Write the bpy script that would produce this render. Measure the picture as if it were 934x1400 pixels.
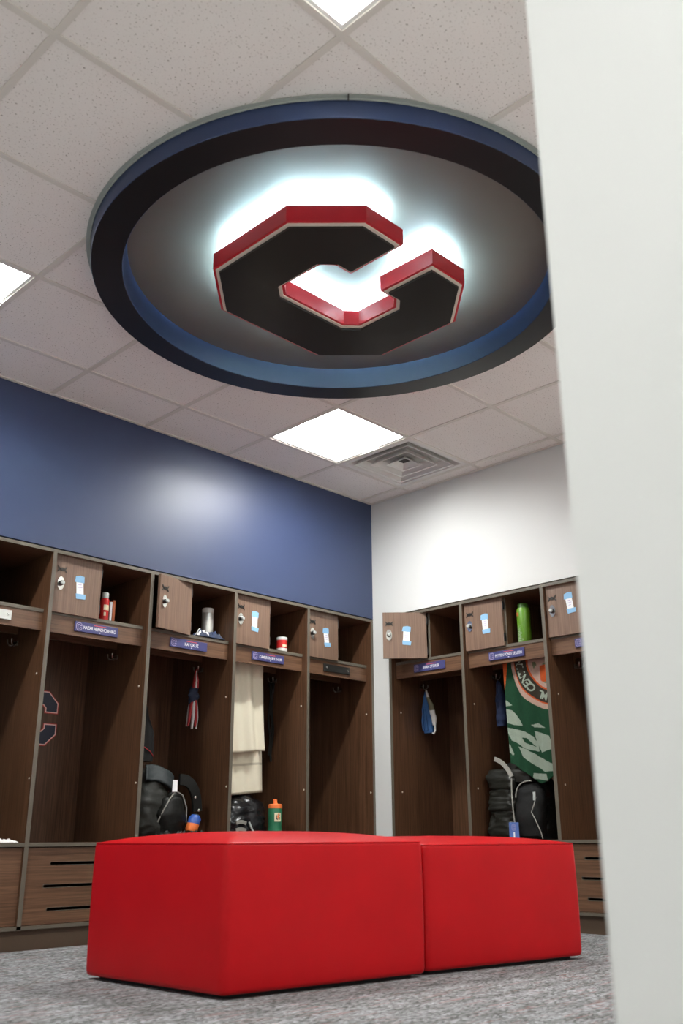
import bpy, bmesh, math, random
from mathutils import Vector, Matrix, noise
PI = math.pi
random.seed(7)
for o in list(bpy.data.objects): bpy.data.objects.remove(o)
scene = bpy.context.scene
C = scene.collection

# ------------------------------------------------------------------ camera
CAM = Vector((-4.757, -4.366, 0.4906))
yaw, pitch, roll = math.radians(44.461), math.radians(19.055), math.radians(-0.262)
fw = Vector((math.cos(pitch)*math.cos(yaw), math.cos(pitch)*math.sin(yaw), math.sin(pitch)))
rt = Vector((math.sin(yaw), -math.cos(yaw), 0)); up = rt.cross(fw)
r2 = math.cos(roll)*rt + math.sin(roll)*up; u2 = -math.sin(roll)*rt + math.cos(roll)*up
cd = bpy.data.cameras.new('camera'); cam = bpy.data.objects.new('camera', cd); C.objects.link(cam)
cam.matrix_world = Matrix(((r2.x, u2.x, -fw.x, CAM.x), (r2.y, u2.y, -fw.y, CAM.y), (r2.z, u2.z, -fw.z, CAM.z), (0, 0, 0, 1)))
cd.sensor_fit = 'VERTICAL'; cd.sensor_height = 36.0; cd.sensor_width = 24.0
cd.lens = 36.0*1286.0/1400.0
cd.clip_start = 0.05
cd.dof.use_dof = True; cd.dof.focus_distance = 5.0; cd.dof.aperture_fstop = 3.4
scene.camera = cam
# ------------------------------------------------------------------ world, exposure
w = bpy.data.worlds.new('world'); scene.world = w; w.use_nodes = True
w.node_tree.nodes['Background'].inputs[0].default_value = (1.0, 0.97, 0.93, 1)
w.node_tree.nodes['Background'].inputs[1].default_value = 0.03
vs = scene.view_settings
vs.view_transform = 'Standard'; vs.look = 'None'; vs.gamma = 1.0; vs.use_curve_mapping = False
vs.exposure = 1.63
PANEL_W = 2.5 ; LENS_W = 72.0      # radiance of the ceiling light diffusers
HALO_W = 58.0       # radiance of the strip behind the letter

# ------------------------------------------------------------------ materials
MATS = {}
def mat(name, col, rough=0.5, spec=0.5, metal=0.0, emit=None, es=0.0, coat=0.0, alpha=None):
    m = bpy.data.materials.new(name); m.use_nodes = True
    b = m.node_tree.nodes['Principled BSDF']
    b.inputs['Base Color'].default_value = (*col, 1); b.inputs['Roughness'].default_value = rough
    b.inputs['Specular IOR Level'].default_value = spec; b.inputs['Metallic'].default_value = metal
    b.inputs['Coat Weight'].default_value = coat
    if emit: b.inputs['Emission Color'].default_value = (*emit, 1); b.inputs['Emission Strength'].default_value = es
    MATS[name] = m; return m
def nd(m, t, **k):
    n = m.node_tree.nodes.new(t)
    for a, v in k.items(): setattr(n, a, v)
    return n
def lk(m, a, b): m.node_tree.links.new(a, b)
def bsdf(m): return m.node_tree.nodes['Principled BSDF']
def noise_tex(m, scale, detail=3, vec=None, sc=None, coord='Object'):
    tc = nd(m, 'ShaderNodeTexCoord'); mp = nd(m, 'ShaderNodeMapping')
    lk(m, tc.outputs[coord], mp.inputs[0])
    if sc: mp.inputs['Scale'].default_value = sc
    n = nd(m, 'ShaderNodeTexNoise'); n.inputs['Scale'].default_value = scale; n.inputs['Detail'].default_value = detail
    lk(m, mp.outputs[0], n.inputs['Vector']); return n
def ramp(m, src, stops):
    r = nd(m, 'ShaderNodeValToRGB'); e = r.color_ramp.elements
    while len(e) < len(stops): e.new(0.5)
    for i, (p, c) in enumerate(stops): e[i].position = p; e[i].color = (*c, 1)
    lk(m, src, r.inputs[0]); return r
def bump(m, src, strength, dist=0.002):
    b = nd(m, 'ShaderNodeBump'); b.inputs['Strength'].default_value = strength; b.inputs['Distance'].default_value = dist
    lk(m, src, b.inputs['Height']); lk(m, b.outputs[0], bsdf(m).inputs['Normal']); return b

def wood(name, a, b_, sc, rough=0.38):
    m = mat(name, a, rough, 0.45)
    n1 = noise_tex(m, 1.0, 5, sc=sc); n2 = noise_tex(m, 1.0, 2, sc=tuple(v*3.1 for v in sc))
    mx = nd(m, 'ShaderNodeMix', data_type='FLOAT'); mx.inputs[0].default_value = 0.4
    lk(m, n1.outputs[0], mx.inputs[2]); lk(m, n2.outputs[0], mx.inputs[3])
    r = ramp(m, mx.outputs[0], [(0.32, b_), (0.5, tuple((p+q)/2 for p, q in zip(a, b_))), (0.66, a)])
    lk(m, r.outputs[0], bsdf(m).inputs['Base Color']); bump(m, mx.outputs[0], 0.08, 0.001)
    return m
wood('walnut_v', (0.142, 0.069, 0.036), (0.046, 0.0195, 0.009), (90, 90, 2.2))  # darker than walnut_h: locker interior shade is put into the colour
wood('walnut_h', (0.178, 0.093, 0.052), (0.070, 0.034, 0.0175), (2.2, 90, 90))
wood('door_laminate', (0.235, 0.148, 0.103), (0.125, 0.074, 0.050), (90, 90, 2.2))
mat('edge_band', (0.115, 0.099, 0.075), 0.45)
mat('kick', (0.105, 0.068, 0.042), 0.5)
m = mat('wall_white', (0.66, 0.665, 0.65), 0.5, 0.4); n = noise_tex(m, 120, 2); bump(m, n.outputs[0], 0.05, 0.001)
m = mat('wall_blue', (0.035, 0.052, 0.118), 0.43, 0.55); n = noise_tex(m, 140, 2); bump(m, n.outputs[0], 0.05, 0.001)
# ceiling tile with pin holes and fissures
m = mat('tile', (0.72, 0.68, 0.64), 0.85, 0.2)
n = noise_tex(m, 130, 2); r = ramp(m, n.outputs[0], [(0.30, (0.40, 0.35, 0.30)), (0.37, (0.87, 0.83, 0.79)), (1.0, (0.90, 0.86, 0.82))])
lk(m, r.outputs[0], bsdf(m).inputs['Base Color'])
rb = ramp(m, n.outputs[0], [(0.30, (0, 0, 0)), (0.38, (1, 1, 1))]); bump(m, rb.outputs[0], 0.4, 0.003)
mat('tee', (0.72, 0.68, 0.62), 0.5)
mat('vent_white', (0.74, 0.72, 0.69), 0.4)
mat('vent_dark', (0.06, 0.055, 0.05), 0.8); mat('vent_lit', (0.55, 0.53, 0.50), 0.8)
mat('lamp_frame', (0.8, 0.8, 0.78), 0.4)
mat('diffuser', (0.9, 0.9, 0.9), 0.6, emit=(0.985, 1.0, 0.975), es=PANEL_W)
mat('lens', (0.9, 0.9, 0.9), 0.6, emit=(0.985, 1.0, 0.975), es=LENS_W)
# carpet
m = mat('carpet', (0.25, 0.25, 0.26), 0.95, 0.1)
tc = nd(m, 'ShaderNodeTexCoord'); mp = nd(m, 'ShaderNodeMapping'); lk(m, tc.outputs['Object'], mp.inputs[0]); mp.inputs['Scale'].default_value = (75, 150, 1)
vo = nd(m, 'ShaderNodeTexVoronoi'); vo.voronoi_dimensions = '2D'; vo.inputs['Scale'].default_value = 1.0; vo.inputs['Randomness'].default_value = 0.75; lk(m, mp.outputs[0], vo.inputs['Vector'])
sep = nd(m, 'ShaderNodeSeparateColor'); lk(m, vo.outputs['Color'], sep.inputs[0])            # one tuft, one shade
nb = noise_tex(m, 1, 4, sc=(5, 20, 1)); nc = noise_tex(m, 1, 2, sc=(4.5, 120, 1))
ra = ramp(m, sep.outputs[0], [(0.0, (0.13, 0.13, 0.125)), (0.35, (0.27, 0.27, 0.27)), (0.7, (0.38, 0.385, 0.39)), (1.0, (0.50, 0.51, 0.52))])
rb = ramp(m, nb.outputs[0], [(0.3, (0.42, 0.41, 0.40)), (0.5, (0.64, 0.64, 0.64)), (0.7, (0.84, 0.84, 0.85))])
mul = nd(m, 'ShaderNodeMix', data_type='RGBA', blend_type='MULTIPLY'); mul.inputs[0].default_value = 1.0
lk(m, ra.outputs[0], mul.inputs[6]); lk(m, rb.outputs[0], mul.inputs[7])
rc = ramp(m, nc.outputs[0], [(0.63, (0, 0, 0)), (0.67, (0.6, 0.6, 0.6))])
red = nd(m, 'ShaderNodeMix', data_type='RGBA'); lk(m, rc.outputs[0], red.inputs[0]); lk(m, mul.outputs[2], red.inputs[6]); red.inputs[7].default_value = (0.36, 0.11, 0.10, 1)
lk(m, red.outputs[2], bsdf(m).inputs['Base Color'])
inv = nd(m, 'ShaderNodeMath', operation='SUBTRACT'); inv.inputs[0].default_value = 1.0; lk(m, vo.outputs['Distance'], inv.inputs[1])
bump(m, inv.outputs[0], 0.8, 0.004)
# upholstery
m = mat('red_vinyl', (0.45, 0.003, 0.006), 0.38, 0.22); n = noise_tex(m, 420, 2); n2 = noise_tex(m, 6, 2)
r = ramp(m, n2.outputs[0], [(0.3, (0.43, 0.0028, 0.006)), (0.7, (0.47, 0.0036, 0.007))]); lk(m, r.outputs[0], bsdf(m).inputs['Base Color'])
bump(m, n.outputs[0], 0.12, 0.001)
mat('black_base', (0.01, 0.01, 0.01), 0.7)
# ring and letter
mat('navy_satin', (0.017, 0.034, 0.092), 0.40, 0.5)
mat('ring_black', (0.006, 0.007, 0.009), 0.30, 0.5)
mat('trim_grey', (0.36, 0.38, 0.35), 0.5)
m = mat('disc_silver', (0.190, 0.165, 0.138), 0.46, 0.5, metal=0.45, coat=0.5); bsdf(m).inputs['Coat Roughness'].default_value = 0.12; n = noise_tex(m, 3, 3); bump(m, n.outputs[0], 0.05, 0.01)
mat('sign_red', (0.50, 0.010, 0.020), 0.35, 0.5)
mat('letter_back', (0.85, 0.86, 0.88), 0.15, metal=1.0)
mat('sign_white', (0.75, 0.68, 0.58), 0.5)
mat('sign_black', (0.012, 0.012, 0.011), 0.30, 0.5)
mat('led', (0.9, 0.9, 0.9), 0.5, emit=(0.52, 0.84, 1.0), es=HALO_W)
# small materials
mat('chrome', (0.75, 0.74, 0.70), 0.18, metal=1.0)
mat('dark_metal', (0.05, 0.05, 0.05), 0.3, metal=0.8)
mat('badge_metal', (0.045, 0.042, 0.038), 0.35, metal=0.5)
mat('hook_metal', (0.35, 0.33, 0.30), 0.3, metal=1.0)
mat('screw_cap', (0.72, 0.66, 0.55), 0.4)
mat('black_plastic', (0.012, 0.012, 0.012), 0.3)
mat('plate_navy', (0.050, 0.052, 0.165), 0.35)
mat('plate_silver', (0.62, 0.63, 0.60), 0.35)
mat('plate_black', (0.018, 0.018, 0.016), 0.35)
mat('ink_white', (0.85, 0.85, 0.88), 0.5)
mat('ink_red', (0.60, 0.10, 0.12), 0.5)
mat('ink_lilac', (0.50, 0.42, 0.62), 0.5)
mat('paper', (0.85, 0.85, 0.86), 0.7)
mat('tape_blue', (0.24, 0.46, 0.68), 0.6)
mat('emblem_navy', (0.022, 0.026, 0.050), 0.35)
mat('emblem_pink', (0.92, 0.60, 0.55), 0.5)
mat('emblem_red', (0.55, 0.05, 0.04), 0.4)
m = mat('towel_white', (0.80, 0.745, 0.59), 0.95, 0.1); n = noise_tex(m, 350, 2); bump(m, n.outputs[0], 0.4, 0.003)
mat('towel_line', (0.55, 0.50, 0.38), 0.95, 0.1)
def terry(name, col):
    m = mat(name, col, 0.95, 0.1); n = noise_tex(m, 380, 2); bump(m, n.outputs[0], 0.35, 0.003)
    r = ramp(m, n.outputs[0], [(0.3, tuple(c*0.75 for c in col)), (0.7, tuple(min(1, c*1.2) for c in col))]); lk(m, r.outputs[0], bsdf(m).inputs['Base Color']); return m
terry('terry_green', (0.014, 0.052, 0.026)); terry('terry_pale', (0.27, 0.32, 0.26)); terry('terry_pink', (0.40, 0.27, 0.22))
terry('terry_dark', (0.035, 0.030, 0.022)); terry('terry_orange', (0.42, 0.075, 0.02)); terry('terry_olive', (0.14, 0.16, 0.09))
def fabric(name, col, rough=0.7, spec=0.3):
    m = mat(name, col, rough, spec); n = noise_tex(m, 60, 3); bump(m, n.outputs[0], 0.25, 0.004); return m
fabric('black_nylon', (0.008, 0.008, 0.007), 0.45, 0.25); fabric('olive_nylon', (0.013, 0.013, 0.010), 0.42, 0.3)
fabric('slate_nylon', (0.028, 0.035, 0.037), 0.6); fabric('black_cloth', (0.010, 0.010, 0.010), 0.8)
fabric('black_film', (0.006, 0.006, 0.007), 0.25, 0.4)
mat('zip_grey', (0.30, 0.29, 0.26), 0.45)
mat('tag_blue', (0.10, 0.17, 0.45), 0.35)
mat('cloth_navy', (0.018, 0.028, 0.060), 0.8); mat('cloth_red', (0.38, 0.025, 0.03), 0.8); mat('cloth_white', (0.72, 0.70, 0.68), 0.85)
mat('cloth_blue', (0.028, 0.10, 0.26), 0.75); mat('cloth_khaki', (0.19, 0.175, 0.11), 0.8); mat('cloth_darkblue', (0.012, 0.025, 0.075), 0.8)
mat('can_red', (0.55, 0.02, 0.02), 0.3); mat('can_white', (0.75, 0.74, 0.70), 0.35); mat('can_cream', (0.72, 0.66, 0.45), 0.4)
mat('silver', (0.72, 0.72, 0.68), 0.28, metal=0.55)
mat('clear_grey', (0.45, 0.48, 0.46), 0.25)
mat('bottle_green', (0.025, 0.17, 0.085), 0.3); mat('cap_orange', (0.85, 0.20, 0.05), 0.35)
mat('lime', (0.10, 0.25, 0.012), 0.35); mat('lime_dark', (0.04, 0.13, 0.012), 0.35); mat('lime_pale', (0.34, 0.47, 0.30), 0.4)
mat('box_orange', (0.50, 0.13, 0.04), 0.6); mat('ball_blue', (0.03, 0.09, 0.35), 0.4)

# ------------------------------------------------------------------ mesh builder
class MB:
    def __init__(s): s.v = []; s.f = []; s.m = []; s.sm = []
    def add(s, vs, fs, mi=0, smooth=False):
        k = len(s.v); s.v += [tuple(v) for v in vs]
        for f in fs: s.f.append([i+k for i in f]); s.m.append(mi); s.sm.append(smooth)
        return s
    def box(s, x0, x1, y0, y1, z0, z1, mi=0, front=None):
        vs = [(x0,y0,z0),(x1,y0,z0),(x1,y1,z0),(x0,y1,z0),(x0,y0,z1),(x1,y0,z1),(x1,y1,z1),(x0,y1,z1)]
        fs = [(3,2,1,0),(4,5,6,7),(0,1,5,4),(1,2,6,5),(2,3,7,6),(3,0,4,7)]
        s.add(vs, fs, mi)
        if front is not None: s.m[-4] = front
        return s
    def prism(s, poly, z0, z1, mi=0, side=None, T=None):
        n = len(poly); vs = [(p[0], p[1], z0) for p in poly] + [(p[0], p[1], z1) for p in poly]
        if T: vs = [T(v) for v in vs]
        s.add(vs, [tuple(range(n-1, -1, -1)), tuple(range(n, 2*n))], mi)
        return s.add(vs, [(i, (i+1) % n, n+(i+1) % n, n+i) for i in range(n)], mi if side is None else side)
    def lathe(s, prof, n=24, c=(0, 0), mi=0, mis=None, cap=True, close=False, smooth=True):
        vs = []; k = len(prof)
        for (r, z) in prof:
            for i in range(n):
                a = 2*PI*i/n; vs.append((c[0]+r*math.cos(a), c[1]+r*math.sin(a), z))
        segs = k if close else k-1
        for j in range(segs):
            j2 = (j+1) % k
            s.add(vs if j == 0 else [], [], 0)
            base = len(s.v)-len(vs)
            for i in range(n):
                s.f.append([base+j*n+i, base+j*n+(i+1) % n, base+j2*n+(i+1) % n, base+j2*n+i])
                s.m.append(mis[j] if mis else mi); s.sm.append(smooth)
        if cap and not close:
            base = len(s.v)-len(vs)
            s.f.append([base+i for i in range(n-1, -1, -1)]); s.m.append(mis[0] if mis else mi); s.sm.append(False)
            s.f.append([base+(k-1)*n+i for i in range(n)]); s.m.append(mis[-1] if mis else mi); s.sm.append(False)
        return s
    def tube(s, pts, r, n=8, mi=0, closed=False, flat=1.0):
        pts = [Vector(p) for p in pts]; k = len(pts); rr = r if isinstance(r, (list, tuple)) else [r]*k
        vs = []; prev = None
        for i, p in enumerate(pts):
            a = pts[(i-1) % k] if (closed or i > 0) else p; b = pts[(i+1) % k] if (closed or i < k-1) else p
            t = (b-a).normalized() if (b-a).length > 1e-9 else Vector((0, 0, 1))
            if prev is None:
                ref = Vector((0, 0, 1)) if abs(t.z) < 0.9 else Vector((1, 0, 0)); nrm = (ref - t*ref.dot(t)).normalized()
            else: nrm = (prev - t*prev.dot(t)).normalized()
            prev = nrm; bi = t.cross(nrm)
            for q in range(n):
                an = 2*PI*q/n; vs.append(p + nrm*(rr[i]*flat*math.cos(an)) + bi*(rr[i]*math.sin(an)))
        fs = []
        for i in range(k if closed else k-1):
            for q in range(n):
                fs.append((i*n+q, i*n+(q+1) % n, ((i+1) % k)*n+(q+1) % n, ((i+1) % k)*n+q))
        s.add(vs, fs, mi, True)
        if not closed: s.add(vs, [tuple(range(n-1, -1, -1)), tuple((k-1)*n+q for q in range(n))], mi)
        return s
    def grid(s, fn, nu, nv, mf=0, smooth=True, wrap=False):
        vs = [fn(i/nu, j/nv) for j in range(nv+1) for i in range(nu+(0 if wrap else 1))]
        W = nu if wrap else nu+1; k = len(s.v); s.v += [tuple(v) for v in vs]
        for j in range(nv):
            for i in range(nu):
                s.f.append([k+j*W+i, k+j*W+(i+1) % W, k+(j+1)*W+(i+1) % W, k+(j+1)*W+i])
                s.m.append(mf((i+.5)/nu, (j+.5)/nv) if callable(mf) else mf); s.sm.append(smooth)
        return s
    def build(s, name, mats, parent=None, bevel=0.0, seg=2, solid=0.0, angle=40, subd=0):
        me = bpy.data.meshes.new(name); me.from_pydata(s.v, [], s.f)
        if isinstance(mats, str): mats = [mats]
        for q in mats: me.materials.append(MATS[q])
        me.polygons.foreach_set('material_index', s.m); me.polygons.foreach_set('use_smooth', s.sm)
        bm = bmesh.new(); bm.from_mesh(me)
        bmesh.ops.remove_doubles(bm, verts=bm.verts, dist=1e-6)
        bmesh.ops.recalc_face_normals(bm, faces=bm.faces)
        if bevel > 0:
            es = [e for e in bm.edges if len(e.link_faces) == 2 and e.calc_face_angle() > 0.6]
            bmesh.ops.bevel(bm, geom=es, offset=bevel, segments=seg, profile=0.5, affect='EDGES', clamp_overlap=True)
        bm.to_mesh(me); bm.free()
        if any(s.sm): me.set_sharp_from_angle(angle=math.radians(angle))
        o = bpy.data.objects.new(name, me); C.objects.link(o)
        if parent is not None: o.parent = parent
        if solid > 0: md = o.modifiers.new('thickness', 'SOLIDIFY'); md.thickness = solid; md.offset = 0
        if subd: md = o.modifiers.new('smooth', 'SUBSURF'); md.levels = subd; md.render_levels = subd
        return o
def bx(name, x0, x1, y0, y1, z0, z1, mt, parent=None, bevel=0.0, front=None):
    return MB().box(x0, x1, y0, y1, z0, z1, 0, 1 if front else None).build(name, [mt, front] if front else mt, parent, bevel)
def tag(o, label, cat, group=None):
    o['label'] = label; o['category'] = cat
    if group: o['group'] = group
    return o
def thing(name, label, cat, loc=(0, 0, 0), rz=0.0, group=None):
    o = bpy.data.objects.new(name, None); C.objects.link(o); o.location = loc; o.rotation_euler = (0, 0, rz); o.empty_display_size = 0.1
    return tag(o, label, cat, group)
def struct(o): o['kind'] = 'structure'; return o
def text_mesh(body, size, width=None, bold=0.0):
    cu = bpy.data.curves.new('lettering', 'FONT'); cu.body = body; cu.size = size; cu.align_x = 'CENTER'; cu.align_y = 'CENTER'; cu.offset = bold
    cu.resolution_u = 3
    o = bpy.data.objects.new('lettering', cu); C.objects.link(o)
    dg = bpy.context.evaluated_depsgraph_get(); me = bpy.data.meshes.new_from_object(o.evaluated_get(dg))
    vs = [v.co.copy() for v in me.vertices]; fs = [tuple(p.vertices) for p in me.polygons]
    bpy.data.objects.remove(o); bpy.data.curves.remove(cu); bpy.data.meshes.remove(me)
    if vs:
        xs = [v.x for v in vs]; ys = [v.y for v in vs]; cx = (min(xs)+max(xs))/2; cy = (min(ys)+max(ys))/2
        f = (width/(max(xs)-min(xs))) if width else 1.0
        for v in vs: v.x = (v.x-cx)*f; v.y = v.y-cy
    return vs, fs
def offset_poly(P, d):                  # inward offset of a counter-clockwise polygon
    n = len(P); out = []
    for i in range(n):
        a, b, c = Vector(P[i-1]), Vector(P[i]), Vector(P[(i+1) % n])
        e1 = (b-a).normalized(); e2 = (c-b).normalized(); n1 = Vector((-e1.y, e1.x)); n2 = Vector((-e2.y, e2.x))
        k = (n1+n2); k = k/(1+n1.dot(n2)); out.append(tuple(b+k*d))
    return out
# block letter outline, opening towards +a, top towards +b (metres at full size)
half = [(0.213, 0.512), (0.428, 0.300), (0.428, 0.090), (0.143, 0.090), (0.143, 0.178), (0.098, 0.226), (-0.112, 0.226), (-0.158, 0.176)]
C_OUT = half + [(a, -b) for a, b in reversed(half)] + [(-0.228, -0.512), (-0.450, -0.292), (-0.450, 0.292), (-0.228, 0.512)]
# order: make counter-clockwise
def area(P): return sum(P[i-1][0]*P[i][1]-P[i][0]*P[i-1][1] for i in range(len(P)))/2
# outer top-right ... the mirrored half must continue from the inner left side: rebuild in ring order
C_OUT = [(0.213, 0.512), (0.428, 0.300), (0.428, 0.090), (0.143, 0.090), (0.143, 0.178), (0.098, 0.226), (-0.112, 0.226), (-0.158, 0.176),
         (-0.158, -0.176), (-0.112, -0.226), (0.098, -0.226), (0.143, -0.178), (0.143, -0.090), (0.428, -0.090), (0.428, -0.300), (0.213, -0.512),
         (-0.228, -0.512), (-0.450, -0.292), (-0.450, 0.292), (-0.228, 0.512)]
if area(C_OUT) < 0: C_OUT.reverse()
C_OUT = [(a+0.010, b) for a, b in C_OUT]

# ================================================================== SETTING
CEIL = 2.77; XW = -7.2; YB = -6.0; YF = -3.82; JX = -3.811
struct(bx('floor', XW, 0.7, YB, 0.7, -0.06, 0.0, 'carpet'))
LX = [-3.06+0.608*k for k in range(5)]; L_END = 0.0
WY = [-0.142-0.610*k for k in range(3)]; W_END = -0.142-0.610*3-0.022
TOPZ = 1.927
mb = MB(); mb.box(XW, 0.0, 0.0, 0.66, TOPZ, CEIL+0.12); mb.box(XW, LX[0], 0.0, 0.66, 0, TOPZ)
struct(mb.build('wall_left', 'wall_blue'))
mb = MB(); mb.box(0.0, 0.66, YF-0.3, -0.0, TOPZ, CEIL+0.12); mb.box(0.0, 0.66, -0.140, 0.0, 0, TOPZ); mb.box(0.0, 0.66, YF-0.3, W_END-0.002, 0, TOPZ)
struct(mb.build('wall_right', 'wall_white'))
# room sides that face away from the picture
mb = MB(); mb.box(JX, -0.001, YF-0.28, YF, TOPZ, CEIL+0.12); mb.box(JX, -0.001, YF-0.28, YF, 0, TOPZ);
struct(mb.build('wall_front', 'wall_white'))
mb = MB(); mb.box(-4.78, -4.63, -3.72, 0.0, TOPZ, CEIL+0.12); mb.box(-4.78, -4.63, -3.72, 0.0, 0, TOPZ);
struct(mb.build('wall_entry', 'wall_white'))
struct(bx('wall_side', XW-0.12, XW, YB, -0.001, 0, CEIL+0.12, 'wall_white'))
struct(bx('wall_back', XW, 0.66, YB-0.12, YB, 0, CEIL+0.12, 'wall_white'))
# --- suspended ceiling: slab, tees, tiles
T = 0.6096; GX = -1.347; GY = -0.388                       # grid node (0,0)
RC = Vector((GX-1.5*T, GY-2.5*T))                          # centre of the round feature
ceil = struct(bx('ceiling', XW-0.1, 0.66, YB-0.1, 0.66, CEIL+0.05, CEIL+0.12, 'tile'))
def node(i, j): return GX+i*T, GY-j*T
LAMPS = [(-4, 0), (0, 0), (-4, 4), (0, 4), (-7, 6), (-9, 6)]  # last two are unseen lamps added to brighten the near wall edge
VENT = (1, 0)
I0, I1, J0, J1 = -10, 3, -1, 11
def clipx(x): return max(XW, min(-0.002, x))
def clipy(y): return max(YB, min(-0.002, y))
HOLE = 0.975
tile_cache = {}
for i in range(I0, I1):
    for j in range(J0, J1):
        if (i, j) in LAMPS or (i, j) == VENT: continue
        xa, ya = node(i, j+1); xb, yb_ = xa+T, ya+T
        x0, x1, y0, y1 = clipx(xa)+0.011, clipx(xb)-0.011, clipy(ya)+0.011, clipy(yb_)-0.011
        if x1-x0 < 0.03 or y1-y0 < 0.03: continue
        if y1 < YF-0.3 and x0 > JX+1.5: continue
        cx, cy = (x0+x1)/2, (y0+y1)/2
        far = max(math.hypot(px-RC.x, py-RC.y) for px in (x0, x1) for py in (y0, y1))
        near = math.hypot(max(x0-RC.x, 0, RC.x-x1), max(y0-RC.y, 0, RC.y-y1))
        if far < HOLE: continue
        if near < HOLE:
            n = 14; mb = MB()
            for a in range(n):
                for b in range(n):
                    p0, p1 = x0+(x1-x0)*a/n, x0+(x1-x0)*(a+1)/n; q0, q1 = y0+(y1-y0)*b/n, y0+(y1-y0)*(b+1)/n
                    if math.hypot((p0+p1)/2-RC.x, (q0+q1)/2-RC.y) < HOLE: continue
                    mb.add([(p0-cx,q0-cy,0),(p1-cx,q0-cy,0),(p1-cx,q1-cy,0),(p0-cx,q1-cy,0)], [(3,2,1,0)])
                    mb.add([(p0-cx,q0-cy,0.012),(p1-cx,q0-cy,0.012),(p1-cx,q1-cy,0.012),(p0-cx,q1-cy,0.012)], [(0,1,2,3)])
            o = mb.build('ceiling_tile', 'tile', ceil); o.data.update()
        else:
            key = (round(x1-x0, 3), round(y1-y0, 3))
            if key not in tile_cache:
                hx, hy = (x1-x0)/2, (y1-y0)/2
                o = bx('ceiling_tile', -hx, hx, -hy, hy, 0, 0.012, 'tile', ceil, bevel=0.002); tile_cache[key] = o.data
            else:
                o = bpy.data.objects.new('ceiling_tile', tile_cache[key]); C.objects.link(o); o.parent = ceil
        o.location = (cx, cy, CEIL+0.003)
def tee(x0, y0, x1, y1):
    hw = 0.0118
    if abs(x1-x0) < 0.02 and abs(y1-y0) < 0.02: return
    if x0 == x1: bx('ceiling_tee', x0-hw, x0+hw, y0, y1, CEIL-0.002, CEIL+0.02, 'tee', ceil)
    else: bx('ceiling_tee', x0, x1, y0-hw, y0+hw, CEIL-0.0022, CEIL+0.02, 'tee', ceil)
def span(lo, hi, c, off):
    if abs(off) >= HOLE: return [(lo, hi)]
    h = math.sqrt(HOLE**2-off**2); return [(lo, c-h), (c+h, hi)]
for i in range(I0, I1+1):
    x = node(i, 0)[0]
    if XW < x < -0.03:
        for a, b in span(YB, -0.002, RC.y, x-RC.x): tee(x, a, x, b)
for j in range(J0, J1+1):
    y = node(0, j)[1]
    if YB < y < -0.03:
        for a, b in span(XW, -0.002, RC.x, y-RC.y): tee(a, y, b, y)
for nm, a in (('trim_1', (XW, -0.003, -0.024, -0.003)), ('trim_2', (-0.024, YF, -0.003, -0.003))):
    struct(bx(nm, a[0], a[2], a[1]-(0.02 if nm == 'trim_1' else 0), a[3], CEIL-0.003, CEIL+0.002, 'tee'))
# --- light panels
lamp_labels = {(-9, 6): 'added square light panel along the corridor, unseen, brightening the near wall edge',
               (0, 4): 'lit square ceiling light panel hidden behind the near white wall edge',
               (0, 0): 'lit square ceiling light panel beside the air vent, near the blue wall corner',
               (-4, 0): 'lit square ceiling light panel cut by the left edge of the picture',
               (-4, 4): 'lit square ceiling light panel cut by the top edge, above the round feature'}
for (i, j) in LAMPS:
    x, y = node(i, j+1); cx, cy = x+T/2, y+T/2
    if cy < YF-0.3 and cx > -2.5: continue
    h = T/2-0.012
    t = thing('ceiling_light', lamp_labels.get((i, j), 'added square light panel over the entry, unseen, brightening the near wall edge'), 'light', (cx, cy, CEIL+0.004), 0, 'square ceiling light panels')
    f = MB(); f.box(-h, h, -h, -h+0.012, 0, 0.025); f.box(-h, h, h-0.012, h, 0, 0.025); f.box(-h, -h+0.012, -h+0.012, h-0.012, 0, 0.025); f.box(h-0.012, h, -h+0.012, h-0.012, 0, 0.025)
    f.build('frame', 'lamp_frame', t)
    k = h-0.012
    for y0_, y1_ in ((-k, -0.055), (0.055, k)): MB().add([(-k,y0_,0.006),(k,y0_,0.006),(k,y1_,0.006),(-k,y1_,0.006)], [(3,2,1,0)]).build('diffuser', 'diffuser', t)
    zl = 0.036                                                  # lens raised in an added white trough that cuts low-angle light
    MB().add([(-k,-0.055,zl),(k,-0.055,zl),(k,0.055,zl),(-k,0.055,zl)], [(3,2,1,0)]).build('center_lens', 'lens', t)
    for y_ in (-0.055, 0.055): MB().box(-k, k, y_-0.001, y_+0.001, 0.006, zl).build('light_baffle', 'lamp_frame', t)
# --- air diffuser
x, y = node(VENT[0], VENT[1]+1); cx, cy = x+T/2, y+T/2
t = thing('ceiling_vent', 'white square air vent with concentric louvers in the ceiling grid', 'vent', (cx, cy, CEIL))
def sqring(a_out, z_out, a_in, z_in, th=0.003):
    mb = MB()
    P = lambda a, z: [(-a, -a, z), (a, -a, z), (a, a, z), (-a, a, z)]
    A, B, A2, B2 = P(a_out, z_out), P(a_in, z_in), P(a_out-0.001, z_out+th), P(a_in-0.001, z_in+th)
    vs = A+B+B2+A2
    for r in range(4):
        for q in range(4):
            mb.add(vs if r == q == 0 else [], [])
    for r in range(4):
        for q in range(4):
            mb.f.append([r*4+q, r*4+(q+1) % 4, ((r+1) % 4)*4+(q+1) % 4, ((r+1) % 4)*4+q]); mb.m.append(0); mb.sm.append(False)
    mb.v = mb.v[:16]
    return mb
h = T/2-0.012
sqring(h, 0.0, 0.262, 0.002, 0.006).build('frame', 'vent_white', t)
sqring(0.262, 0.002, 0.240, 0.036).build('throat', 'vent_white', t)
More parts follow.
